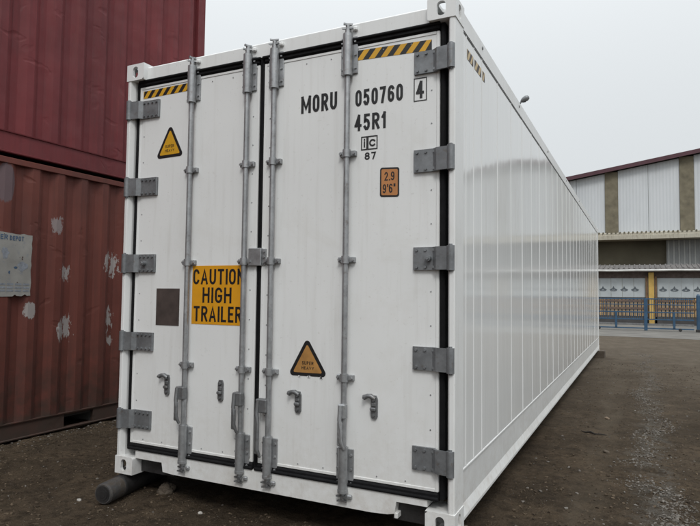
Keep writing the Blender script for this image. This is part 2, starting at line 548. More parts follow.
def put_text(mb, txt, x0, x1, z0, z1, y, bold=.15, axis='y', gap=.17):
    """words lying in the plane y (facing -y) or, with axis 'x', in the plane x facing +x"""
    H = z1 - z0
    t = bold * H
    Wu = sum(GLYPH[c][0] for c in txt) + gap * (len(txt) - 1)
    sx = (x1 - x0) / Wu
    gx = x0
    lift = 0
    for ch in txt:
        w, strokes = GLYPH[ch]
        w *= sx
        for st in strokes:
            P = [Vector((gx + t / 2 + a * max(w - t, 0), z0 + t / 2 + b * (H - t))) for a, b in st]
            P = [p for k, p in enumerate(P) if k == 0 or (p - P[k - 1]).length > 1e-6]
            closed = (P[0] - P[-1]).length < 1e-5
            if closed: P = P[:-1]
            n = len(P)
            Lf = []; Rt = []
            for k in range(n):
                a = P[k - 1] if (k or closed) else None
                b = P[(k + 1) % n] if (k < n - 1 or closed) else None
                d1 = (P[k] - a).normalized() if a else None
                d2 = (b - P[k]).normalized() if b else None
                d = ((d1 or d2) + (d2 or d1))
                d = d.normalized() if d.length > 1e-6 else d2
                nn = Vector((-d.y, d.x))
                q = d1 or d2
                m_ = min(1 / max(abs(nn.dot(Vector((-q.y, q.x)))), .5), 1.7) * t / 2
                e = Vector((0, 0))
                if not closed and k == 0: e = -d2 * (t / 2)
                if not closed and k == n - 1: e = d1 * (t / 2)
                Lf.append(P[k] + e + nn * m_); Rt.append(P[k] + e - nn * m_)
            yy = y - .00006 * (lift % 4) if axis == 'y' else y + .00006 * (lift % 4)
            lift += 1
            V_ = [(v_.x, yy, v_.y) if axis == 'y' else (yy, v_.x, v_.y) for v_ in Lf + Rt]
            mb.add(V_, [(k, n + k, n + (k + 1) % n, (k + 1) % n) for k in range(n if closed else n - 1)])
        gx += w + gap * sx

# ------------------------------------------------------------------ ground
GZ = -0.15
def gz(x, y):
    k = 1.0 if y < 14 else max(0.0, 1 - (y - 14) / 5)
    if k <= 0 or abs(x) > 30 or y < -12: return GZ
    p = Vector((x, y, 0))
    h = .018 * noise.noise(p * 1.3) + .016 * noise.noise(p * 4.1 + Vector((7, 3, 1))) + .011 * noise.noise(p * 11)
    h += .007 * noise.noise(p * 27 + Vector((1, 8, 2)))
    if 2.6 < x < 5.4: h += .010 * sum(-math.exp(-((x - q) / .12) ** 2) + .6 * math.exp(-((abs(x - q) - .2) / .06) ** 2) for q in (2.98, 4.22, 4.95))
    return GZ + k * h - .004
def axis_pts(dense, lo, hi, s0, grow, smax):
    a, b = dense
    r = list(np.arange(a, b, s0))
    st = s0; x = b
    while x < hi:
        r.append(x); st = min(st * grow, smax); x += st
    r.append(hi)
    st = s0; x = a; l = []
    while x > lo:
        st = min(st * grow, smax); x -= st; l.append(max(x, lo))
    return sorted(set([round(float(q), 4) for q in l + r]))
gx = axis_pts((-2.2, 5.2), -600, 600, .033, 1.13, 80)
gy = axis_pts((-1.2, 5.0), -600, 600, .033, 1.022, .5) if False else axis_pts((-1.2, 5.0), -600, 26, .033, 1.02, .45) + [60.0, 150.0, 600.0]
nx, ny = len(gx), len(gy)
vs = [(x, y, gz(x, y)) for y in gy for x in gx]
fs = [(j * nx + i, j * nx + i + 1, (j + 1) * nx + i + 1, (j + 1) * nx + i) for j in range(ny - 1) for i in range(nx - 1)]
g = MB(); g.add(vs, fs, True)
tag(g.build('ground', 'earth', None, (0, 0, 0)), 'bare brown earth of the container yard', None, None, 'structure')

# worn concrete roadway in front of and behind the gate
near = [(x, 20.3 - .16 * (x - 3.3) * (1 if x > 3.3 else .3) + .35 * noise.noise(Vector((x * .8, 3, 0))) + .12 * noise.noise(Vector((x * 3, 9, 0)))) for x in np.arange(-14, 26, .4)]
r = MB(); n = len(near)
vs = [(x, y, GZ + .004) for x, y in near] + [(x, 31.5, GZ + .004) for x, y in near]
r.add(vs, [(i, i + 1, n + i + 1, n + i) for i in range(n - 1)])
tag(r.build('road', 'concrete', None), 'worn pale concrete roadway along the blue gate', None, None, 'structure')

# ------------------------------------------------------------------ the white refrigerated container
Lc, Wc, Hc = 12.192, 2.438, 2.896
REEF = thing('refrigerated_container', (Wc / 2, Lc / 2, 0),
             'white refrigerated shipping container with locked rear doors and glossy ribbed side', 'container')
YD = .05      # plane of the door skins

def holed(mb, org, ea, eb, nrm, wa, wb, ca, cb, ra, rb, depth=.02, n=20, shape='oval'):
    """rectangle org + [0,wa]*ea + [0,wb]*eb with an oval hole; the hole gets walls going inwards"""
    org, ea, eb, nrm = map(Vector, (org, ea, eb, nrm))
    inn = []; out = []
    for i in range(n):
        t = 2 * math.pi * i / n + math.pi / n
        c, s = math.cos(t), math.sin(t)
        if rb > ra: q = (ca + ra * c, cb + ra * s + (rb - ra) * (1 if s > 0 else -1))
        else: q = (ca + rb * c + (ra - rb) * (1 if c > 0 else -1), cb + rb * s)
        inn.append(q)
        # ray to the rectangle border
        k = min([((wa - ca) / c if c > 1e-6 else (-ca / c if c < -1e-6 else 9)), ((wb - cb) / s if s > 1e-6 else (-cb / s if s < -1e-6 else 9))])
        out.append((ca + k * c, cb + k * s))
    # snap the nearest border point to every rectangle corner
    for cx, cy in ((0, 0), (wa, 0), (wa, wb), (0, wb)):
        j = min(range(n), key=lambda i: (out[i][0] - cx) ** 2 + (out[i][1] - cy) ** 2)
        out[j] = (cx, cy)
    P = lambda q, d=0: org + ea * q[0] + eb * q[1] - nrm * d
    vs = [P(q) for q in out] + [P(q) for q in inn] + [P(q, depth) for q in inn]
    fs = []
    flip = ea.cross(eb).dot(nrm) < 0
    for i in range(n):
        j = (i + 1) % n
        f1 = (i, j, n + j, n + i); f2 = (n + i, n + j, 2 * n + j, 2 * n + i)
        fs += [f1[::-1], f2[::-1]] if flip else [f1, f2]
    mb.add(vs, fs)
def casting(sx, sy, sz):
    """corner fitting: sx, sy, sz = 0/1 say which corner of the box"""
    w, d, h = .162, .178, .118
    x0, x1 = (0, w) if sx == 0 else (Wc - w, Wc)
    y0, y1 = (0, d) if sy == 0 else (Lc - d, Lc)
    z0, z1 = (0, h) if sz == 0 else (Hc - h, Hc)
    mb = MB()
    fy = y0 if sy == 0 else y1; fx = x0 if sx == 0 else x1; fz = z0 if sz == 0 else z1
    holed(mb, (x0, fy, z0), (1, 0, 0), (0, 0, 1), (0, -1 if sy == 0 else 1, 0), w, h, w * .5, h * .5, .026, .041)
    holed(mb, (fx, y0, z0), (0, 1, 0), (0, 0, 1), (-1 if sx == 0 else 1, 0, 0), d, h, d * .5, h * .5, .026, .041)
    holed(mb, (x0, y0, fz), (1, 0, 0), (0, 1, 0), (0, 0, -1 if sz == 0 else 1), w, d, w * .5, d * .5, .032, .062)
    ix = x1 if sx == 0 else x0; iy = y1 if sy == 0 else y0; iz = z1 if sz == 0 else z0
    mb.add([(ix, y0, z0), (ix, y1, z0), (ix, y1, z1), (ix, y0, z1)], [(0, 1, 2, 3)])
    mb.add([(x0, iy, z0), (x1, iy, z0), (x1, iy, z1), (x0, iy, z1)], [(0, 1, 2, 3)])
    mb.add([(x0, y0, iz), (x1, y0, iz), (x1, y1, iz), (x0, y1, iz)], [(0, 1, 2, 3)])
    ob = mb.build('corner_casting', 'white_frame', REEF)
    # weld the plates and soften the outer edges
    import bmesh
    bm = bmesh.new(); bm.from_mesh(ob.data)
    bmesh.ops.remove_doubles(bm, verts=bm.verts, dist=.0004)
    c = Vector(((x0 + x1) / 2, (y0 + y1) / 2, (z0 + z1) / 2)) - ORI[ob]
    half = (w / 2, d / 2, h / 2)
    es = []
    for e in bm.edges:
        mid = (e.verts[0].co + e.verts[1].co) / 2 - c
        k = sum(abs(abs(mid[a]) - half[a]) < .0008 and all(abs(abs((q.co - c)[a]) - half[a]) < .0008 for q in e.verts) for a in range(3))
        if k >= 2: es.append(e)
    bmesh.ops.bevel(bm, geom=es, offset=.014, segments=4, affect='EDGES', profile=.5)
    bmesh.ops.recalc_face_normals(bm, faces=bm.faces)
    bm.to_mesh(ob.data); bm.free()
    return ob
for sx in (0, 1):
    for sy in (0, 1):
        for sz in (0, 1):
            casting(sx, sy, sz)

# corner posts
for sx in (0, 1):
    prof = [(.004, .176), (.004, .014), (.010, .006), (.030, .005), (.036, .008), (.050, .040), (.055, .176)]
    if sx: prof = [(Wc - a, b) for a, b in prof]
    MB().prism(prof, 2, .116, Hc - .116).build('corner_post', 'white_frame', REEF)
    prof = [(.004, Lc - .006), (.004, Lc - .176), (.15, Lc - .176), (.15, Lc - .006)]
    if sx: prof = [(Wc - a, b) for a, b in prof]
    MB().prism(prof, 2, .116, Hc - .116).build('corner_post', 'white_frame', REEF)
# door header and sill
mb = MB()
mb.prism([(.040, 2.778), (.040, 2.866), (.050, 2.876), (.17, 2.876), (.17, 2.778)], 0, .160, Wc - .160)
mb.build('door_header', 'white_frame', REEF)
MB().prism([(.16, .112), (.40, .112), (.412, .052), (.50, .046), (1.95, .046), (2.05, .052), (2.09, .062), (2.10, .128), (Wc - .16, .128), (Wc - .16, .166), (.16, .166)],
           1, .030, .150).build('door_sill', 'white_frame', REEF)
MB().bbox(2.086, 2.108, .034, .13, .035, .066, .003).build('sill_stop', 'white_frame', REEF)
MB().box(.164, .46, .085, .15, .012, .111).build('notch_shade_block', 'oily_black', REEF)  # black block added so the left sill notch looks deeply shaded
MB().box(2.06, Wc - .164, .085, .15, .012, .127).build('notch_shade_block', 'oily_black', REEF)  # same added dark block, shading the right sill notch
# lintel step between posts and castings
MB().prism([(.045, .10), (.066, .10), (.066, .17), (.045, .17)], 2, .166, 2.776).build('door_jamb', 'white_frame', REEF)
MB().prism([(Wc - .066, .10), (Wc - .045, .10), (Wc - .045, .17), (Wc - .066, .17)], 2, .166, 2.776).build('door_jamb', 'white_frame', REEF)

# long sides
RS = (.178, Lc - .178)
for sx in (0, 1):
    X = lambda a: Wc - a if sx else a
    def rail(poly, name):
        MB().prism([(X(a), z) for a, z in poly], 1, RS[0], RS[1]).build(name, 'white_frame', REEF)
    rail([(.003, 2.772), (.003, 2.872), (.010, 2.882), (.09, 2.882), (.09, 2.772)], 'top_rail')
    rail([(.012, .298), (.022, .105), (.003, .048), (.003, .032), (.010, .024), (.080, .024), (.080, .298)], 'bottom_rail')
    rail([(.0045, .302), (.0045, .309), (.008, .313), (.03, .313), (.03, .298), (.008, .298)], 'bottom_trim')
seams = [.252, .425, .625] + [1.09 + .481 * i for i in range(23)]
seams = [s_ for s_ in seams if s_ < Lc - .22]
edges = [RS[0]] + seams + [RS[1]]
for i in range(len(edges) - 1):
    MB().box(Wc - .05, Wc - .009 - .0004 * (i % 2), edges[i], edges[i + 1] - .002, .314, 2.770).build('side_panel', 'white_sheet', REEF)
for y in seams:
    w = .011
    MB().prism([(Wc - .010, y - w), (Wc - .0072, y - w * .7), (Wc - .0060, y - w * .25), (Wc - .0060, y + w * .25), (Wc - .0072, y + w * .7), (Wc - .010, y + w)],
               2, .3145, 2.7695).build('panel_rib', 'white_sheet', REEF)
# dark sealing line under the top rail
MB().box(Wc - .0095, Wc - .0055, RS[0], RS[1], 2.764, 2.7715).build('seal_strip', 'dark_steel', REEF)
MB().box(.009, .05, RS[0], RS[1], .3, 2.77).build('side_panel', 'white_sheet', REEF)
MB().box(.066, Wc - .066, Lc - .12, Lc - .03, .12, 2.80).build('end_wall', 'white_frame', REEF)
MB().bbox(.09, Wc - .09, .17, Lc - .1, 2.80, 2.868, .006).build('roof', 'white_frame', REEF)
MB().box(.06, Wc - .06, .155, Lc - .18, .17, .26).build('floor', 'underside', REEF)
cb = None
for i in range(22):
    y = .45 + i * .53
    if cb is None:
        cb = MB().prism([(y - .03, .05), (y + .03, .05), (y + .03, .056), (y - .026, .056), (y - .026, .168), (y - .03, .168)], 0, .062, Wc - .062).build('cross_member', 'underside', REEF)
        y00 = y
    else:
        again(cb, REEF, ORI[cb] + Vector((0, y - y00, 0)))
# lugs dotted along the top rail
lug = None
for y in (.62, 1.9, 3.6, 5.4, 7.3, 9.4):
    p = (Wc - .002, y, 2.835)
    if lug is None:
        lug = MB().cyl((p[0] - .004, y, p[2]), (p[0] + .004, y, p[2]), .011, n=8).build('rail_rivet', 'dark_steel', REEF, p)
    else: again(lug, REEF, p)

# hazard stripes: parallelograms of alternating vinyl on a backing
def hazard(parent, a0, a1, z0, z1, depth, axis='y', n=7, mats=('yellow_vinyl', 'black_vinyl'), slope=.8, t=.0018, skew=0.0):
    mb = MB()
    h = z1 - z0; L = a1 - a0; pitch = L / n
    def quad(poly, k):
        poly = [(min(max(p, a0), a1), z) for p, z in poly]
        q = []
        for p in poly:
            if not q or (abs(p[0] - q[-1][0]) > 1e-6 or abs(p[1] - q[-1][1]) > 1e-6): q.append(p)
        if len(q) < 3: return
        lift = lambda p: p[1] + skew * (p[0] - a0)
        if axis == 'y': vs = [(p[0], depth, lift(p)) for p in q]
        else: vs = [(depth, p[0], lift(p)) for p in q]
        mb.mat(k).add(vs, [list(range(len(vs)))])
    for i in range(-2, n + 2):
        b = a0 + i * pitch
        quad([(b, z0), (b + pitch * .5, z0), (b + pitch * .5 + h * slope, z1), (b + h * slope, z1)], 0)
        quad([(b + pitch * .5, z0), (b + pitch, z0), (b + pitch + h * slope, z1), (b + pitch * .5 + h * slope, z1)], 1)
    return mb.build('hazard_stripe', list(mats), parent)

# ---- doors
def rivet_geo(mb, x, z, y=YD, r=.0055):
    mb.cyl((x, y + .001, z), (x, y - .0032, z), r, r * .6, n=6)
def make_door(x0, x1, label):
    z0, z1 = .206, 2.736
    d = MB().bbox(x0, x1, YD, YD + .085, z0, z1, .006).build('door', 'white_door', REEF)
    d['label'] = label
    t = .017; y = YD - .004
    e = MB()
    e.bbox(x0 + .002, x0 + .002 + t, y, YD + .002, z0 + .002, z1 - .002, .002)
    e.bbox(x1 - .002 - t, x1 - .002, y, YD + .002, z0 + .002, z1 - .002, .002)
    e.bbox(x0 + .003 + t, x1 - .003 - t, y, YD + .002, z0 + .002, z0 + .002 + t, .002)
    e.bbox(x0 + .003 + t, x1 - .003 - t, y, YD + .002, z1 - .002 - t, z1 - .002, .002)
    e.build('edge_trim', 'white_door', d)
    rv = MB()
    z = z0 + .11
    while z < z1 - .06:
        rivet_geo(rv, x0 + .048, z); rivet_geo(rv, x1 - .048, z + .03); z += .187
    x = x0 + .12
    while x < x1 - .05:
        rivet_geo(rv, x, z0 + .035); rivet_geo(rv, x + .02, z1 - .05); x += .172
    tag(rv.build('rivets', 'galvanised_steel', d), kind='stuff')
    return d
DL = make_door(.086, 1.132, 'left-hand white door with the orange caution panel')
DR = make_door(1.166, 2.336, 'right-hand white door with the black container number')
def gasket(parent, x0, x1, z0, z1, wl, wr, wb, wt):
    g_ = MB(); y0 = YD - .006; y1 = YD + .075
    g_.bbox(x0 - wl, x0 - .001, y0, y1, z0 - wb, z1 + wt, .008)
    g_.bbox(x1 + .001, x1 + wr, y0, y1, z0 - wb, z1 + wt, .008)
    g_.bbox(x0 - .001, x1 + .001, y0 - .008, y1, z0 - wb, z0 - .001, .009)
    g_.bbox(x0 - .001, x1 + .001, y0 - .008, y1, z1 + .001, z1 + wt, .009)
    g_.build('gasket', 'black_rubber', parent)
gasket(DL, .086, 1.132, .206, 2.736, .030, .0165, .039, .042)
gasket(DR, 1.166, 2.336, .206, 2.736, .0165, .032, .039, .042)
# lip of the door seal folded over the header and sill
for (a, b, dr) in ((.09, 1.14, DL), (1.16, 2.34, DR)):
    MB().tube([(a, .036, 2.772), (b, .036, 2.772)], .011, 8).build('seal_lip', 'black_rubber', dr)
    MB().tube([(a, .030, .176), (b, .030, .176)], .011, 8).build('seal_lip', 'black_rubber', dr)

# ---- hinges (built for the left post, mirrored to the right)
HZ = [2.563, 2.006, 1.462, .916, .377]
def hinge(parent, zc, right, nb, knob):
    X = (lambda a: Wc - a) if right else (lambda a: a)
    e = .250 if right else .280
    mb = MB(); h = .063
    prof = [(e, YD + .001), (e, YD - .012), (e - .004, YD - .016), (.135, YD - .018), (.110, .010), (.046, .002), (.040, .006), (.046, .014), (.102, .022), (.122, YD - .004), (.126, YD + .001)]
    mb.prism([(X(a), b) for a, b in prof], 2, zc - h, zc + h)
    mb.cyl((X(.026), .006, zc - h - .004), (X(.026), .006, zc + h + .004), .021, n=14)
    mb.cyl((X(.026), .006, zc - h - .012), (X(.026), .006, zc + h + .012), .010, n=10)
    for i in range(nb):
        bx = e - .022 - i * (.112 / max(1, nb - 1)) * (1.0 if nb > 3 else .9)
        for s in (-1, 1):
            mb.cyl((X(bx), YD - .010, zc + s * .047), (X(bx), YD - .026, zc + s * .047), .0095, .008, n=6, smooth=False)
    if knob:
        mb.cyl((X(e - .092), YD - .014, zc), (X(e - .092), YD - .045, zc), .019, .017, n=12)
        mb.cyl((X(e - .092), YD - .045, zc), (X(e - .092), YD - .052, zc), .012, .009, n=10)
    mb.build('hinge', 'hinge_steel', parent)
for i, z in enumerate(HZ):
    hinge(DL, z, False, 4, i == 2)
    hinge(DR, z, True, 3, i == 2)

# ---- locking gear
YR = .020
RODS = [(.589, DL), (1.052, DL), (1.258, DR), (1.776, DR)]
def bolt(mb, x, y, z, r=.0085, h=.010):
    mb.cyl((x, y, z), (x, y - h, z), r, r * .85, n=6, smooth=False)
for i, (x, D) in enumerate(RODS):
    MB().cyl((x, YR, .12), (x, YR, 2.84), .0168, n=16).build('lock_rod', 'galvanised_steel', D)
    # top and bottom guides: a half shell with bolted flanges
    for (za, zb, top) in ((2.556, 2.806, True), (.142 if i < 3 else .135, .386, False)):
        mb = MB()
        mb.cyl((x, YR, za), (x, YR, zb), .029, n=18)
        mb.cyl((x, YR, za - .004), (x, YR, za + .012), .0315, n=18)
        mb.bbox(x - .053, x + .056, YD - .012, YD + .001, za + .012, zb - .012, .003)
        for s in (-1, 1):
            for q in (.18, .5, .82):
                bolt(mb, x + s * .043, YD - .011, za + q * (zb - za))
        mb.build('rod_guide', 'galvanised_steel', D)
    for z in (2.088, 1.462, .780):
        mb = MB()
        mb.cyl((x, YR, z - .022), (x, YR, z + .022), .0245, n=14)
        mb.bbox(x - .052, x + .055, YR + .006, YD + .001, z - .016, z + .016, .003)
        bolt(mb, x + .044, YR + .007, z, .0095, .012); bolt(mb, x - .042, YR + .007, z, .0095, .012)
        mb.build('rod_bracket', 'galvanised_steel', D)
    # cams: a hub with two forged horns; keepers on header and sill
    for top in (True, False):
        z = 2.836 if top else .112
        sg = 1 if top else -1
        mb = MB()
        mb.cyl((x, YR, z - .022), (x, YR, z + .020), .014, n=10)
        rot = (.9, .8, .15, .35)[i] * (1 if top else -.6)
        for dz, L in ((.002, .036), (.026, .030)):
            c, sn = math.cos(rot + dz * 14), math.sin(rot + dz * 14)
            bow = [(-L, -.015), (-.008, -.007), (L, -.013), (L * .9, .006), (.008, .010), (-L * .85, .004)]
            mb.prism([(x + a * c - b * sn, YR - .006 + (a * sn + b * c) * .8) for a, b in bow], 2, z + sg * dz - .005, z + sg * dz + .005)
        mb.build('lock_cam', 'dark_steel' if not top else 'galvanised_steel', D)
        kb = MB()
        yk = .042 if top else .032
        kb.bbox(x + .028, x + .058, yk - .022, yk, z - .014, z + .012, .006)
        kb.build('cam_keeper', 'white_frame' if top else 'galvanised_steel', REEF)
    # handle: hub clamp on the rod and a flat lever folded down along it
    off = (-.030, -.026, -.055, -.004)[i]
    zt = (.640, .640, .615, .635)[i]; zb = (.398, .392, .262, .380)[i]
    mb = MB()
    mb.bbox(x + off - .020, x + .020 if off > -.05 else x + .004, YR - .034, YR + .014, zt - .085, zt - .002, .006)
    mb.tube([(x + off, YR - .034, zt - .01), (x + off - .003, YR - .040, zt - .09), (x + off + .010, YR - .044, zt - .15), (x + off + .004, YR - .044, zb + .05), (x + off + .02, YR - .030, zb)], [.013, .013, .010, .013, .008], 8)
    mb.bbox(x + off - .016, x + off + .014, YR - .047, YR - .030, zb + .02, zt - .10, .005)
    bolt(mb, x + off, YR - .033, zt - .03, .010, .012)
    bolt(mb, x + off, YR - .046, zb + .07, .008, .008)
    mb.build('lock_handle', 'dark_steel' if i != 3 else 'galvanised_steel', D)

def catch(D, x, z0, z1, arm):
    mb = MB()
    w = .020
    mb.prism([(x - w, z0 + .014), (x - w * .6, z0), (x + w * .6, z0), (x + w, z0 + .014), (x + w, z1 - .02), (x + w * .6, z1), (x - w * .6, z1), (x - w, z1 - .02)], 1, YD - .012, YD + .001)
    bolt(mb, x, YD - .011, z1 - .022, .010, .016)
    bolt(mb, x, YD - .011, z0 + .022, .009, .010)
    mb.bbox(x - .020, x + .014, YD - .030, YD - .011, z0 + .046, z0 + .066, .005)
    mb.bbox(x - .013, x + .013, YD - .020, YD - .011, z0 + .070, z1 - .040, .004)
    if arm:
        mb.tube([(x + .006, YD - .016, z1 - .018), (x - .016, YD - .022, z1 - .002), (x - .034, YD - .024, z1 - .002), (x - .058, YD - .022, z1 - .014)], [.013, .015, .012, .016], 8)
        bolt(mb, x - .052, YD - .034, z1 - .012, .009, .010)
    mb.build('handle_catch', 'dark_steel', D)
catch(DL, .418, .563, .700, True)
catch(DL, .873, .562, .697, False)
catch(DR, 1.457, .543, .672, True)
catch(DR, 1.958, .559, .690, True)
# overlap plate across the gap
mb = MB()
mb.bbox(1.082, 1.180, .022, YD - .002, 1.434, 1.546, .004)
mb.bbox(1.178, 1.206, YD - .012, YD + .001, 1.438, 1.542, .003)
for z in (1.455, 1.49, 1.525): bolt(mb, 1.193, YD - .011, z)
mb.build('overlap_plate', 'galvanised_steel', DR)

# ---- decals and lettering
YT = YD - .0016
hazard(DL, .118, .548, 2.650, 2.704, YT, n=6, skew=.006)
hazard(DR, 1.822, 2.288, 2.648, 2.708, YT, n=6, skew=-.035)
def rounded_poly(pts, r, n=5):
    out = []
    m_ = len(pts)
    for i in range(m_):
        p, a, b = Vector(pts[i]), Vector(pts[i - 1]), Vector(pts[(i + 1) % m_])
        u, w_ = (a - p).normalized(), (b - p).normalized()
        half = math.acos(max(-1, min(1, u.dot(w_)))) / 2
        c = p + (u + w_).normalized() * (r / math.sin(half))
        t0 = p + u * (r / math.tan(half)); t1 = p + w_ * (r / math.tan(half))
        a0 = math.atan2(*(t0 - c).yx); a1 = math.atan2(*(t1 - c).yx)
        da = (a1 - a0 + math.pi) % (2 * math.pi) - math.pi
        out += [tuple(c + r * Vector((math.cos(a0 + da * k / n), math.sin(a0 + da * k / n)))) for k in range(n + 1)]
    return out
def flat(mb, pts, y):
    mb.add([(p[0], y, p[1]) for p in pts], [list(range(len(pts)))])
def inset(pts, k):
    c = Vector((sum(p[0] for p in pts) / len(pts), sum(p[1] for p in pts) / len(pts)))
    return [tuple(c + (Vector(p) - c) * k) for p in pts]
def triangle(D, top, bl, br, fill, worn):
    mb = MB()
    pts = [top, bl, br]
    c = Vector((sum(p[0] for p in pts) / 3, sum(p[1] for p in pts) / 3))
    pts = [tuple(c + (Vector(p) - c) * 1.13) for p in pts]
    mb.mat(0); flat(mb, rounded_poly(pts, .021), YT)
    mb.mat(1); flat(mb, rounded_poly(inset(pts, .74), .008), YT - .0008)
    mb.mat(0)
    cx = (bl[0] + br[0]) / 2; zb = (bl[1] + br[1]) / 2; H = top[1] - zb
    put_text(mb, 'SUPER', cx - .040, cx + .040, zb + H * .285, zb + H * .385, YT - .0014, .17)
    put_text(mb, 'HEAVY', cx - .042, cx + .044, zb + H * .145, zb + H * .235, YT - .0014, .17)
    if worn:
        mb.mat(2)
        for k in range(7):
            x = bl[0] + (br[0] - bl[0]) * rnd.uniform(.2, .9); s = rnd.uniform(.004, .011)
            flat(mb, [(x + s * math.cos(a) * rnd.uniform(.6, 1.3), zb - .012 + s * math.sin(a) * rnd.uniform(.5, 1)) for a in np.linspace(0, 5.4, 7)], YT - .002)
    mb.build('warning_triangle', ['black_vinyl', fill, 'white_door'], D)
triangle(DL, (.381, 2.420), (.266, 2.208), (.492, 2.212), 'yellow_vinyl', False)
triangle(DR, (1.511, .982), (1.394, .774), (1.640, .778), 'faded_orange_vinyl', True)
# caution panel
mb = MB()
mb.mat(1).box(.612, 1.046, YT - .0006, YD, 1.052, 1.440)
mb.mat(0)
put_text(mb, 'CAUTION', .620, 1.040, 1.316, 1.418, YT - .0014, .155)
put_text(mb, 'HIGH', .702, .940, 1.194, 1.296, YT - .0014, .155)
put_text(mb, 'TRAILER', .630, 1.026, 1.070, 1.172, YT - .0014, .155)
mb.build('caution_panel', ['black_vinyl', 'caution_orange'], DL)
MB().bbox(.295, .502, YT - .002, YD + .001, 1.034, 1.287, .001).build('data_plate', 'brown_plate', DL)
# height placard
mb = MB()
pts = [(1.979, 1.822), (2.098, 1.816), (2.098, 1.986), (1.979, 1.992)]
mb.mat(0); flat(mb, rounded_poly(pts, .014), YT)
mb.mat(1); flat(mb, rounded_poly([(1.988, 1.832), (2.089, 1.826), (2.089, 1.976), (1.988, 1.982)], .009), YT - .0008)
mb.mat(0)
put_text(mb, '2.9', 2.007, 2.069, 1.914, 1.964, YT - .0014, .14)
put_text(mb, '9\'6"', 1.997, 2.076, 1.842, 1.894, YT - .0014, .14)
mb.build('height_placard', ['black_vinyl', 'orange_vinyl'], DR)
# container number
def lettering(name, txt, x0, x1, z0, z1, bold, frames=(), extra=()):
    mb = MB()
    if txt: put_text(mb, txt, x0, x1, z0, z1, YT, bold)
    for e in extra: put_text(mb, *e[:5], YT, e[5])
    for (a, b, c, d, t) in frames:
        for q in ((a, b, c, c + t), (a, b, d - t, d), (a, a + t, c + t, d - t), (b - t, b, c + t, d - t)):
            if q[1] - q[0] > 1e-5: mb.add([(q[0], YT, q[2]), (q[1], YT, q[2]), (q[1], YT, q[3]), (q[0], YT, q[3])], [(0, 1, 2, 3)])
    mb.build(name, 'black_vinyl', DR)
lettering('owner_code', 'MORU', 1.443, 1.694, 2.374, 2.482, .165)
lettering('serial_number', '050760', 1.816, 2.117, 2.370, 2.468, .165)
lettering('size_code', '45R1', 1.812, 2.012, 2.222, 2.320, .165)
lettering('check_digit', '4', 2.196, 2.243, 2.366, 2.466, .16, [(2.182, 2.260, 2.350, 2.484, .0055)])
lettering('rail_mark', 'i', 1.872, 1.884, 2.120, 2.172, .17, [(1.856, 1.897, 2.104, 2.186, .007), (1.8972, 1.962, 2.104, 2.186, .007)], [('c', 1.908, 1.951, 2.122, 2.166, .22)])
lettering('rail_number', '87', 1.880, 1.952, 2.046, 2.090, .20)
# stripe on the long side, broken by the ribs
for a, b in ((.268, .410), (.441, .610), (.641, .705)):
    hazard(REEF, a, b, 2.640, 2.700, Wc - .0078, axis='x', n=max(1, round((b - a) / .075)), mats=('pale_vinyl', 'brown_plate'))

# ------------------------------------------------------------------ what carries the container
RO = thing('roller', (.05, .15, GZ), 'grey cylindrical roller lying under the white container\'s corner', 'roller')
A, B = Vector((.098, -.185, -.082)), Vector((-.03, .56, -.080))
u = (B - A).normalized()
r = .066
sh = MB()
sh.cyl(A + u * .012, A + u * .15, r + .004, r + .004, n=32, cap=True)
sh.cyl(A, A + u * .012, r - .004, r + .004, n=32, cap=True)
sh.build('shell', 'roller_shell', RO)
e_ = MB()
for k, rr in enumerate((.054, .038, .022)):
    e_.cyl(A - u * (.003 + .003 * k), A + u * .002, rr, rr, n=28)
e_.build('end_cap', 'oily_black', RO)
co = MB()
pts = []; rs = []
for k in range(40):
    pts.append(A + u * (.15 + k * .0145)); rs.append(.070 + (.006 if k % 2 else -.004))
co.tube(pts, rs, 24)
co.build('ribbed_core', 'oily_black', RO)
def block(x0, x1, y0, y1, label, rot=0.0):
    mb = MB().bbox(x0, x1, y0, y1, GZ - .02, -.001, .008)
    o = mb.build('timber_block', 'old_timber', None, ((x0 + x1) / 2, (y0 + y1) / 2, GZ - .02))
    o.rotation_euler.z = rot
    return tag(o, label, 'timber')
block(2.26, 2.46, .02, .22, 'dark timber block under the white container\'s corner beside the sill notch', .08)
block(2.28, 2.56, 12.02, 12.24, 'dark timber block sticking out under the white container\'s far corner', -.05)
block(.02, .22, 11.98, 12.18, 'dark timber block under the white container\'s far corner beside the red containers', .1)
# a broken brown chunk beside the roller
mb = MB()
import bmesh
def lump(name, mat, loc, size, seed, label, cat, group=None, sub=2):
    bm = bmesh.new()
    bmesh.ops.create_icosphere(bm, subdivisions=sub, radius=1)
    for v_ in bm.verts:
        q = v_.co.copy()
        k = 1 + .35 * noise.noise(q * 1.3 + Vector((seed, 0, 0))) + .18 * noise.noise(q * 3.1 + Vector((0, seed, 0))) + .10 * noise.noise(q * 7 + Vector((0, 0, seed)))
        v_.co = Vector((q.x * size[0] * k, q.y * size[1] * k, q.z * size[2] * k))
    me = bpy.data.meshes.new(name); bm.to_mesh(me); bm.free()
    me.materials.append(M[mat])
    o = bpy.data.objects.new(name, me); COL.objects.link(o)
    o.location = loc
    return tag(o, label, cat, group)
lump('clod', 'old_timber', (.31, .18, -.128), (.060, .06, .045), 8.1, 'brown broken clod wedged beside the grey roller', 'clod', None, 4)

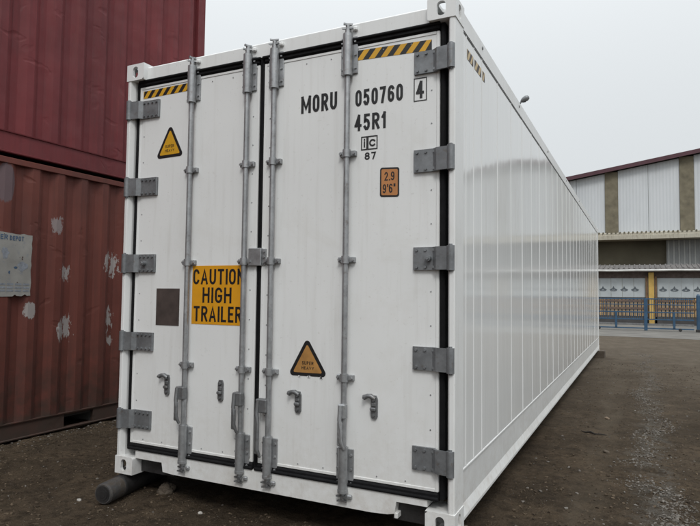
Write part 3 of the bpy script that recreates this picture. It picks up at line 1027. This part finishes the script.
# ------------------------------------------------------------------ the two red containers
XR = -1.93
def corrugated(y0, y1, z0, z1, x, depth=.036, pitch=.278, dent=.004, seed=0, phase=0.0):
    """wall facing +x whose flutes run vertically"""
    ys = []
    y = y0 - phase
    prof = [(0, 0), (.072, 0), (.140, -depth), (.210, -depth)]
    while y < y1:
        for a, d in prof:
            if y0 < y + a < y1: ys.append((y + a, d))
        y += pitch
    ys = [(y0, -depth if phase else 0)] + ys + [(y1, ys[-1][1])]
    # extra columns inside the flats for dents
    cols = []
    for i in range(len(ys) - 1):
        (a, da), (b, db) = ys[i], ys[i + 1]
        for k in range(3): cols.append((a + (b - a) * k / 3, da + (db - da) * k / 3))
    cols.append(ys[-1])
    nz = 64
    vs = []
    for (yy, d) in cols:
        for k in range(nz + 1):
            z = z0 + (z1 - z0) * k / nz
            edge = min(1, min(k, nz - k) / 4)
            p = Vector((seed, yy * 2.6, z * 3.2))
            q = noise.noise(p) + .7 * noise.noise(p * 2.6) + .6 * max(0, noise.noise(p * 1.7 + Vector((5, 1, 1))) - .25) * 2
            vs.append((x + d + dent * q * edge, yy, z))
    fs = []
    w = nz + 1
    for i in range(len(cols) - 1):
        for k in range(nz):
            fs.append((i * w + k, (i + 1) * w + k, (i + 1) * w + k + 1, i * w + k + 1))
    return MB().add(vs, fs)
def cargo(z0, H, mat, yend, label, rail_h, seed, pockets, phase):
    L_ = 12.192; y0, y1 = yend - L_, yend; W_ = 2.438; x0 = XR - W_; z1 = z0 + H
    T = thing('cargo_container', ((XR + x0) / 2, (y0 + y1) / 2, z0), label, 'container', 'red containers stacked two high')
    wall = corrugated(y0 + .12, y1 - .12, z0 + rail_h - .01, z1 - .062, XR - .012, depth=.042 if seed < 5 else .046, dent=.002 if seed < 5 else .0035, seed=seed, phase=phase)
    wall.build('side_wall', mat, T)
    MB().box(x0 + .01, x0 + .05, y0 + .12, y1 - .12, z0 + .1, z1 - .06).build('side_wall', mat, T)
    # rails
    MB().bbox(XR - .064, XR - .002, y0 + .17, y1 - .17, z1 - .066, z1 - .010, .004).build('top_rail', mat, T)
    MB().bbox(x0 + .002, x0 + .064, y0 + .17, y1 - .17, z1 - .066, z1 - .010, .004).build('top_rail', mat, T)
    # bottom rail: channel with lips, and fork pockets let into it
    zb, zt = z0 + .014, z0 + rail_h
    cuts = sorted(pockets)
    b_ = MB()
    ya = y0 + .17
    for (a, b) in cuts + [(y1 - .17, None)]:
        b_.prism([(XR - .060, zb), (XR - .004, zb), (XR - .002, zb + .010), (XR - .014, zb + .016), (XR - .016, zt - .014), (XR - .004, zt - .010), (XR - .002, zt), (XR - .060, zt)], 1, ya, a)
        if b:
            b_.prism([(XR - .060, zb), (XR - .004, zb), (XR - .002, zb + .010), (XR - .014, zb + .016), (XR - .060, zb + .016)], 1, a, b)
            b_.prism([(XR - .060, zt - .024), (XR - .014, zt - .024), (XR - .004, zt - .010), (XR - .002, zt), (XR - .060, zt)], 1, a, b)
            ya = b
    b_.build('bottom_rail', mat, T)
    for (a, b) in cuts:
        q = MB()
        q.box(XR - .5, XR - .03, a - .004, a, zb + .014, zt - .022); q.box(XR - .5, XR - .03, b, b + .004, zb + .014, zt - .022)
        q.box(XR - .5, XR - .49, a, b, zb + .014, zt - .022)
        q.build('fork_pocket', 'underside', T)
    MB().bbox(x0 + .002, x0 + .06, y0 + .17, y1 - .17, zb, zt, .004).build('bottom_rail', mat, T)
    for yy in (y0, y1):
        s = 1 if yy == y0 else -1
        for xx, sx in ((XR, -1), (x0, 1)):
            MB().bbox(min(xx + sx * .004, xx + sx * .15), max(xx + sx * .004, xx + sx * .15), min(yy + s * .004, yy + s * .14), max(yy + s * .004, yy + s * .14), z0 + .116, z1 - .116, .006).build('corner_post', mat, T)
            for zz in (z0, z1 - .118):
                MB().bbox(min(xx, xx + sx * .162), max(xx, xx + sx * .162), min(yy, yy + s * .178), max(yy, yy + s * .178), zz, zz + .118, .008).build('corner_casting', mat, T)
        MB().bbox(x0 + .15, XR - .15, min(yy + s * .03, yy + s * .08), max(yy + s * .03, yy + s * .08), z0 + .05, z1 - .05, .01).build('end_wall', mat, T)
    MB().box(x0 + .06, XR - .06, y0 + .09, y1 - .09, z1 - .03, z1 - .02).build('roof', mat, T)
    MB().box(x0 + .06, XR - .06, y0 + .09, y1 - .09, z0 + .12, z0 + .15).build('floor', 'underside', T)
    return T
LOW = cargo(GZ + .004, 2.655, 'brown_red_paint', 3.115, 'brownish red corrugated container on the ground with scuffed patches and torn notice', .175, 2.0,
            [(1.116, 1.476), (-.95, -.59), (-5.1, -4.74), (-7.2, -6.84)], .10)
UPP = cargo(GZ + .004 + 2.655 + .020, 2.896, 'red_paint', 3.105, 'dark red dented corrugated container stacked on top of the brownish one', .215, 9.0, [], .19)
# torn notice stuck on the lower container
nb = MB()
ragged = [(.20, 1.80)]
for k in range(1, 12): ragged.append((.20 + .482 * k / 12, 1.797 - .004 * k / 12 + rnd.uniform(-.006, .006)))
ragged += [(.690, 1.790)]
for k in range(1, 14): ragged.append((.690 + rnd.uniform(-.008, .004), 1.79 - .575 * k / 14))
ragged += [(.690, 1.213), (.655, 1.210), (.635, 1.226), (.60, 1.206), (.55, 1.21), (.535, 1.224), (.51, 1.205), (.20, 1.200)]
nb.mat(0).prism(ragged, 0, XR - .0105, XR - .0075)
nb.mat(1)
put_text(nb, 'ER', .372, .442, 1.732, 1.778, XR - .0060, .19, axis='x')
put_text(nb, 'DEPOT', .462, .602, 1.728, 1.772, XR - .0060, .19, axis='x')
nb.mat(2)
def patch(cy, cz, ry, rz):
    nb.add([(XR - .0062, cy + ry * math.cos(a) * rnd.uniform(.7, 1.2), cz + rz * math.sin(a) * rnd.uniform(.7, 1.2)) for a in np.linspace(0, 5.9, 15)], [list(range(15))])
patch(.425, 1.61, .036, .055)
nb.mat(1); patch(.53, 1.475, .018, .011); patch(.47, 1.43, .010, .016)
nb.mat(2); patch(.60, 1.49, .05, .05)
for k in range(3):
    for y in (.37, .45, .53, .61):
        nb.add([(XR - .0062, y, 1.25 + k * .03), (XR - .0062, y + .065, 1.25 + k * .03), (XR - .0062, y + .065, 1.268 + k * .03), (XR - .0062, y, 1.268 + k * .03)], [(0, 1, 2, 3)])
nb.build('notice', ['notice_board', 'blue_print', 'pale_blue_print'], LOW)

# ------------------------------------------------------------------ warehouse beyond the gate
YW = 40.0
WH = thing('warehouse', (9.2, YW + 12, GZ), 'large warehouse with white cladding panels, concrete columns and maroon roof edge', 'warehouse')
XP, ZP, SL = 9.3, 10.88, .152
roofz = lambda x: ZP - SL * abs(x - XP)
XA, XB = -9.9, 28.5
CX = [1.69 + 4.41 * k for k in range(-2, 6)]
cw = .40
MB().prism([(XA, GZ), (XB, GZ), (XB, roofz(XB) - .06), (XP, ZP - .06), (XA, roofz(XA) - .06)], 1, YW + 1.2, YW + 1.35).build('inner_wall', 'olive_wall', WH)
for x in CX:
    MB().box(x - cw, x + cw, YW - .06, YW + .5, 5.45, roofz(x) - .10).build('column', 'mossy_concrete', WH)
bays = [(XA, CX[0] - cw)] + [(CX[i] + cw, CX[i + 1] - cw) for i in range(len(CX) - 1)] + [(CX[-1] + cw, XB)]
for a, b in bays:
    n_ = 2
    for k in range(n_):
        p, q = a + (b - a) * k / n_ + .01, a + (b - a) * (k + 1) / n_ - .01
        poly = [(p, 5.46), (q, 5.46), (q, roofz(q) - .10)] + ([(XP, ZP - .10)] if p < XP < q else []) + [(p, roofz(p) - .10)]
        MB().prism(poly, 1, YW + .02 * (k % 2), YW + .18).build('cladding_panel', 'white_cladding', WH)
# roof with its maroon verge
for s in (-1, 1):
    e = XA - .4 if s < 0 else XB + .4
    MB().prism([(XP, ZP - .02), (e, roofz(e) - .02), (e, roofz(e) + .06), (XP, ZP + .06)], 1, YW - .35, YW + 26).build('roof', 'roof_sheet', WH)
    MB().prism([(XP, ZP - .10), (e, roofz(e) - .10), (e, roofz(e) + .16), (XP, ZP + .16)], 1, YW - .46, YW - .355).build('verge_trim', 'maroon_trim', WH)
MB().prism([(YW - .75, 5.02), (YW - .75, 5.28), (YW - .68, 5.30), (YW - .68, 5.42), (YW - .60, 5.48), (YW + .6, 5.48), (YW + .6, 5.02)], 0, XA, XB).build('cornice', 'cornice_render', WH)
tl = None
for k in range(150):                                                        # row of tile ends along the cornice
    x = XA + .12 + k * .255
    if tl is None:
        tl = MB().cyl((x, YW - .74, 5.48), (x, YW - .10, 5.50), .055, n=6).build('cornice_tile', 'mossy_concrete', WH); x_0 = x
    else: again(tl, WH, ORI[tl] + Vector((x - x_0, 0, 0)))
MB().box(4.92, XB, YW + .7, YW + .8, GZ, 5.02).build('shutter_panel', 'grey_sheet', WH)
rb = None
for k in range(40):
    x = 5.0 + k * .30
    if rb is None:
        rb = MB().box(x, x + .09, YW + .655, YW + .699, GZ, 5.01).build('shutter_rib', 'grey_rib', WH); x_0 = x
    else: again(rb, WH, ORI[rb] + Vector((x - x_0, 0, 0)))
MB().box(XA, XA + .2, YW + .2, YW + 25.8, GZ, roofz(XA) - .1).build('flank_wall', 'white_cladding', WH)
MB().box(XB - .2, XB, YW + .2, YW + 25.8, GZ, roofz(XB) - .1).build('flank_wall', 'white_cladding', WH)

# ------------------------------------------------------------------ low shed with emblem panels
YS = 32.0
SH = thing('shed', (7, YS + 3, GZ), 'low shed with white emblem panels, yellow columns and grey tiled roof', 'shed')
SX0, SX1 = -6.0, 22.0
MB().prism([(YS - .5, 2.70), (YS - .5, 2.76), (YS + 1.3, 3.05), (YS + 3.2, 2.76), (YS + 3.2, 2.70)], 0, SX0 - .3, SX1 + .3).build('roof', 'roof_sheet', SH)
rr = None
for k in range(112):
    x = SX0 + k * .252
    if rr is None:
        rr = MB().tube([(x, YS - .5, 2.765), (x, YS + 1.3, 3.055)], .045, 6).build('roof_ridge', 'roof_sheet', SH); x_0 = x
    else: again(rr, SH, ORI[rr] + Vector((x - x_0, 0, 0)))
gp = [(x, YS - .56, 2.675 + .02 * noise.noise(Vector((x * .7, 0, 0)))) for x in np.arange(SX0 - .3, SX1 + .4, .5)]
MB().tube(gp, .055, 8).build('gutter', 'gutter_white', SH)
MB().box(SX0, SX1, YS + .02, YS + .3, 2.28, 2.72).build('brick_band', 'brown_band', SH)
MB().box(SX0, SX1, YS + .05, YS + .3, .22, 1.26).build('back_board', 'dark_plinth', SH)
MB().box(SX0, SX1, YS - .12, YS + .3, GZ, .24).build('plinth', 'dark_plinth', SH)
ycols = [3.86 + 5.0 * k for k in range(-1, 4)]
for x in ycols:
    MB().bbox(x - .13, x + .13, YS - .22, YS + .02, GZ, 2.58, .02).build('column', 'yellow_column', SH)
    for s in (-1, 1):
        MB().box(x + s * .21 - .05, x + s * .21 + .05, YS - .12, YS + .02, GZ, 2.36).build('stanchion', 'rusty_post', SH)
embs = []
emb = None
for i in range(len(ycols) - 1):
    a, b = ycols[i] + .28, ycols[i + 1] - .28
    n_ = 8
    for k in range(n_):
        p, q = a + (b - a) * k / n_, a + (b - a) * (k + 1) / n_
        MB().bbox(p + .006, q - .006, YS, YS + .019, 1.26, 2.279, .005).build('wall_panel', 'banner_white', SH)
    base = ycols[i] + .55
    for k in range(8):
        x = base + .525 * k
        if x > b - .2: break
        if emb is None:
            mb = MB(); y = YS - .006
            for poly in ([(0, .13), (.055, .02), (0, -.05), (-.055, .02)], [(-.06, .03), (-.17, -.03), (-.12, -.09), (-.03, -.04)], [(.06, .03), (.17, -.03), (.12, -.09), (.03, -.04)], [(-.10, -.10), (.10, -.10), (.06, -.06), (-.06, -.06)]):
                mb.prism([(x + p * 1.15, 1.70 + z * 1.25) for p, z in poly], 1, y, YS - .001)
            emb = mb.build('emblem', 'emblem_dark', SH, (x, y, 1.70))
        else: again(emb, SH, (x, YS - .006, 1.70))
# ochre boards below the panels
bd = None
x = SX0
while x < SX1:
    if bd is None:
        bd = MB().bbox(x, x + .15, YS + .012, YS + .049, .26, 1.22, .004).build('board', 'ochre_board', SH); x_0 = x
    else: again(bd, SH, ORI[bd] + Vector((x - x_0, 0, 0)))
    x += .188
for z in (.62, 1.02):
    MB().box(SX0, SX1, YS - .02, YS + .011, z, z + .11).build('board_rail', 'rusty_post', SH)

# ------------------------------------------------------------------ blue gate and fence
YG = 25.0
def gate(x0, x1, posts, half, name, label, cat):
    T = thing(name, ((x0 + x1) / 2, YG, GZ), label, cat)
    for z, h in ((1.20, .05), (.955, .035), (.635, .05), (.335, .05), (-.04, .05)):
        MB().bbox(x0, x1, YG - .025, YG + .025, z - h / 2, z + h / 2, .004).build('rail', 'gate_blue', T)
    MB().bbox(x0, x1, YG - .02, YG + .02, .085, .165, .004).build('kick_rail', 'dark_steel', T)
    for x in posts:
        MB().bbox(x - .065, x + .065, YG - .075, YG + .065, GZ + .02, 1.23, .006).build('post', 'gate_blue', T)
    for x in half:
        MB().bbox(x - .045, x + .045, YG - .06, YG - .0255, -.02, .66, .005).build('half_post', 'gate_blue', T)
    pk = None; x = x0 + .08
    while x < x1 - .05:
        if pk is None:
            pk = MB().cyl((x, YG, .36), (x, YG, 1.175), .011, n=6).build('picket', 'gate_blue', T); x_0 = x
        else: again(pk, T, ORI[pk] + Vector((x - x_0, 0, 0)))
        x += .078
    for x in (x0 + .45, x1 - .5):
        MB().cyl((x, YG - .03, GZ + .07), (x, YG + .03, GZ + .07), .066, n=16).build('wheel', 'oily_black', T)
    return T
gate(1.25, 5.30, [3.528], [2.38, 4.58], 'sliding_gate', 'blue barred sliding gate across the concrete roadway', 'gate')
gate(5.62, 13.8, [8.2, 11.0], [6.9, 9.6, 12.4], 'fence', 'blue barred fence section beyond the gate post', 'fence')
P = thing('gate_post', (5.46, YG, GZ), 'thick blue gate post with rounded top at the gate\'s end', 'post')
mb = MB(); mb.cyl((5.46, YG, GZ), (5.46, YG, 1.34), .075, n=14); mb.cyl((5.46, YG, 1.34), (5.46, YG, 1.41), .075, .035, n=14)
mb.build('shaft', 'gate_blue', P)
MB().bbox(5.36, 5.56, YG - .1, YG + .1, GZ, GZ + .12, .01).build('foot', 'oily_black', P)

# ------------------------------------------------------------------ street lamp showing over the container roof
LX, LY = -2.74, 30.0
LA = thing('street_lamp', (LX, LY, GZ), 'grey street lamp whose head shows above the white container\'s roof', 'lamp')
MB().cyl((LX, LY, GZ), (LX, LY, .15), .20, .17, n=14).build('base', 'lamp_grey', LA)
MB().tube([(LX, LY, .1), (LX, LY, 8), (LX, LY, 11.0), (LX + .06, LY, 11.5), (LX + .18, LY, 11.84), (LX + .32, LY, 12.08)], [.11, .085, .07, .055, .045, .045], 10).build('pole', 'lamp_grey', LA)
d = Vector((.82, -.15, .36)).normalized()
c0 = Vector((LX + .27, LY, 12.02))
MB().tube([c0, c0 + d * .06, c0 + d * .16, c0 + d * .34, c0 + d * .46, c0 + d * .50], [.05, .10, .145, .165, .12, .03], 14).build('lamp_head', 'lamp_grey', LA)
MB().tube([c0 + d * .08 + Vector((.02, -.03, -.08)), c0 + d * .22 + Vector((.02, -.04, -.10)), c0 + d * .34 + Vector((.02, -.03, -.08))], [.04, .09, .05], 10).build('lamp_glass', 'lamp_glass', LA)

# ------------------------------------------------------------------ gravel and litter
def gravel(kind, seed):
    import bmesh as bmm
    bm = bmm.new(); bmm.ops.create_icosphere(bm, subdivisions=1, radius=1)
    V = np.array([v_.co[:] for v_ in bm.verts]); Fc = np.array([[q.index for q in f.verts] for f in bm.faces]); bm.free()
    rs = np.random.RandomState(seed)
    pts = []
    def scatter(n_, fx, fy, smin, smax, pw=2.5):
        for _ in range(n_):
            x, y = fx(), fy()
            if -.0 < x < Wc and .2 < y < Lc: continue
            if x < XR and y < 3.3: continue
            s = smin + (smax - smin) * rs.rand() ** pw
            pts.append((x, y, s))
    if kind == 0:
        def sy(): return .8 + 13 * rs.rand() ** 1.8
        wobx = lambda y: 3.40 + .10 * math.sin(y * 1.7) + .06 * math.sin(y * 4.3 + 1)
        for _ in range(5200):
            y = sy()
            if noise.noise(Vector((y * 1.9, 4, 0))) < -.22 + .3 * rs.rand() - .15: continue
            pts.append((wobx(y) + rs.randn() * .085, y, .003 + .011 * rs.rand() ** 2.5))
        scatter(1500, lambda: 2.45 + 3.2 * rs.rand(), lambda: .2 + 15 * rs.rand() ** 2, .003, .016, 5)
        scatter(900, lambda: -2.0 + 3.4 * rs.rand(), lambda: -1.0 + 4.2 * rs.rand(), .0025, .012, 5)
        scatter(260, lambda: XR + abs(rs.randn()) * .13, lambda: -.6 + 4.0 * rs.rand(), .004, .016, 3)
    else:
        scatter(9000, lambda: 2.42 + 2.6 * rs.rand(), lambda: .1 + 11 * rs.rand() ** 2, .003, .014, 3.5)
        scatter(9000, lambda: -2.0 + 3.6 * rs.rand(), lambda: -1.0 + 4.0 * rs.rand(), .003, .014, 3.5)
    AV = []; AF = []; o = 0
    for (x, y, s) in pts:
        A_ = rs.rand() * 6.28
        q = V * (1 + .28 * rs.randn(len(V), 1)) * np.array([1, .55 + .45 * rs.rand(), .45 + .3 * rs.rand()]) * s
        c, sn = math.cos(A_), math.sin(A_)
        q = np.c_[q[:, 0] * c - q[:, 1] * sn, q[:, 0] * sn + q[:, 1] * c, q[:, 2]]
        q += (x, y, gz(x, y) + s * .12)
        AV.append(q); AF.append(Fc + o); o += len(V)
    return np.concatenate(AV), np.concatenate(AF)
for kind, nm, mt, lab, cat in ((0, 'gravel', 'stone', 'loose grey gravel and grit strewn in a strip over the brown earth', 'gravel'),
                               (1, 'soil_crumbs', 'crumb', 'small crumbs of brown soil loose on the yard ground', 'soil')):
    AV, AF = gravel(kind, 4 + kind)
    me = bpy.data.meshes.new(nm)
    me.from_pydata(AV.tolist(), [], AF.tolist())
    me.materials.append(M[mt])
    go = bpy.data.objects.new(nm, me); COL.objects.link(go)
    tag(go, lab, cat, None, 'stuff')

for (x, y, s, lab) in ((-.127, -.183, .017, 'white pebble on bare earth beside the grey roller'),
                       (.79, -.03, .016, 'pale chip of stone on the earth in front of the door sill'),
                       (2.95, 4.55, .030, 'pale tan stone on the earth by the white container\'s glossy side'),
                       (3.02, 2.9, .028, 'dark flat stone on earth between the white container and the gravel strip')):
    lump('stone', 'old_timber' if 'dark' in lab else 'tan_stone' if 'tan' in lab else 'pale_stone', (x, y, gz(x, y) + s * .3), (s, s * .8, s * .6), x * 7, lab, 'stone')
tw = MB()
tw.tube([(2.74, 3.70, gz(2.74, 3.7) + .008), (2.79, 3.63, gz(2.79, 3.63) + .010), (2.84, 3.66, gz(2.84, 3.66) + .012), (2.88, 3.55, gz(2.88, 3.55) + .010), (2.94, 3.56, gz(2.94, 3.56) + .012), (2.99, 3.63, gz(2.99, 3.63) + .008)], [.004, .008, .009, .008, .007, .003], 6)
tag(tw.build('twig', 'twig_bark', None), 'short black twig lying on the earth beside the white container', 'twig')
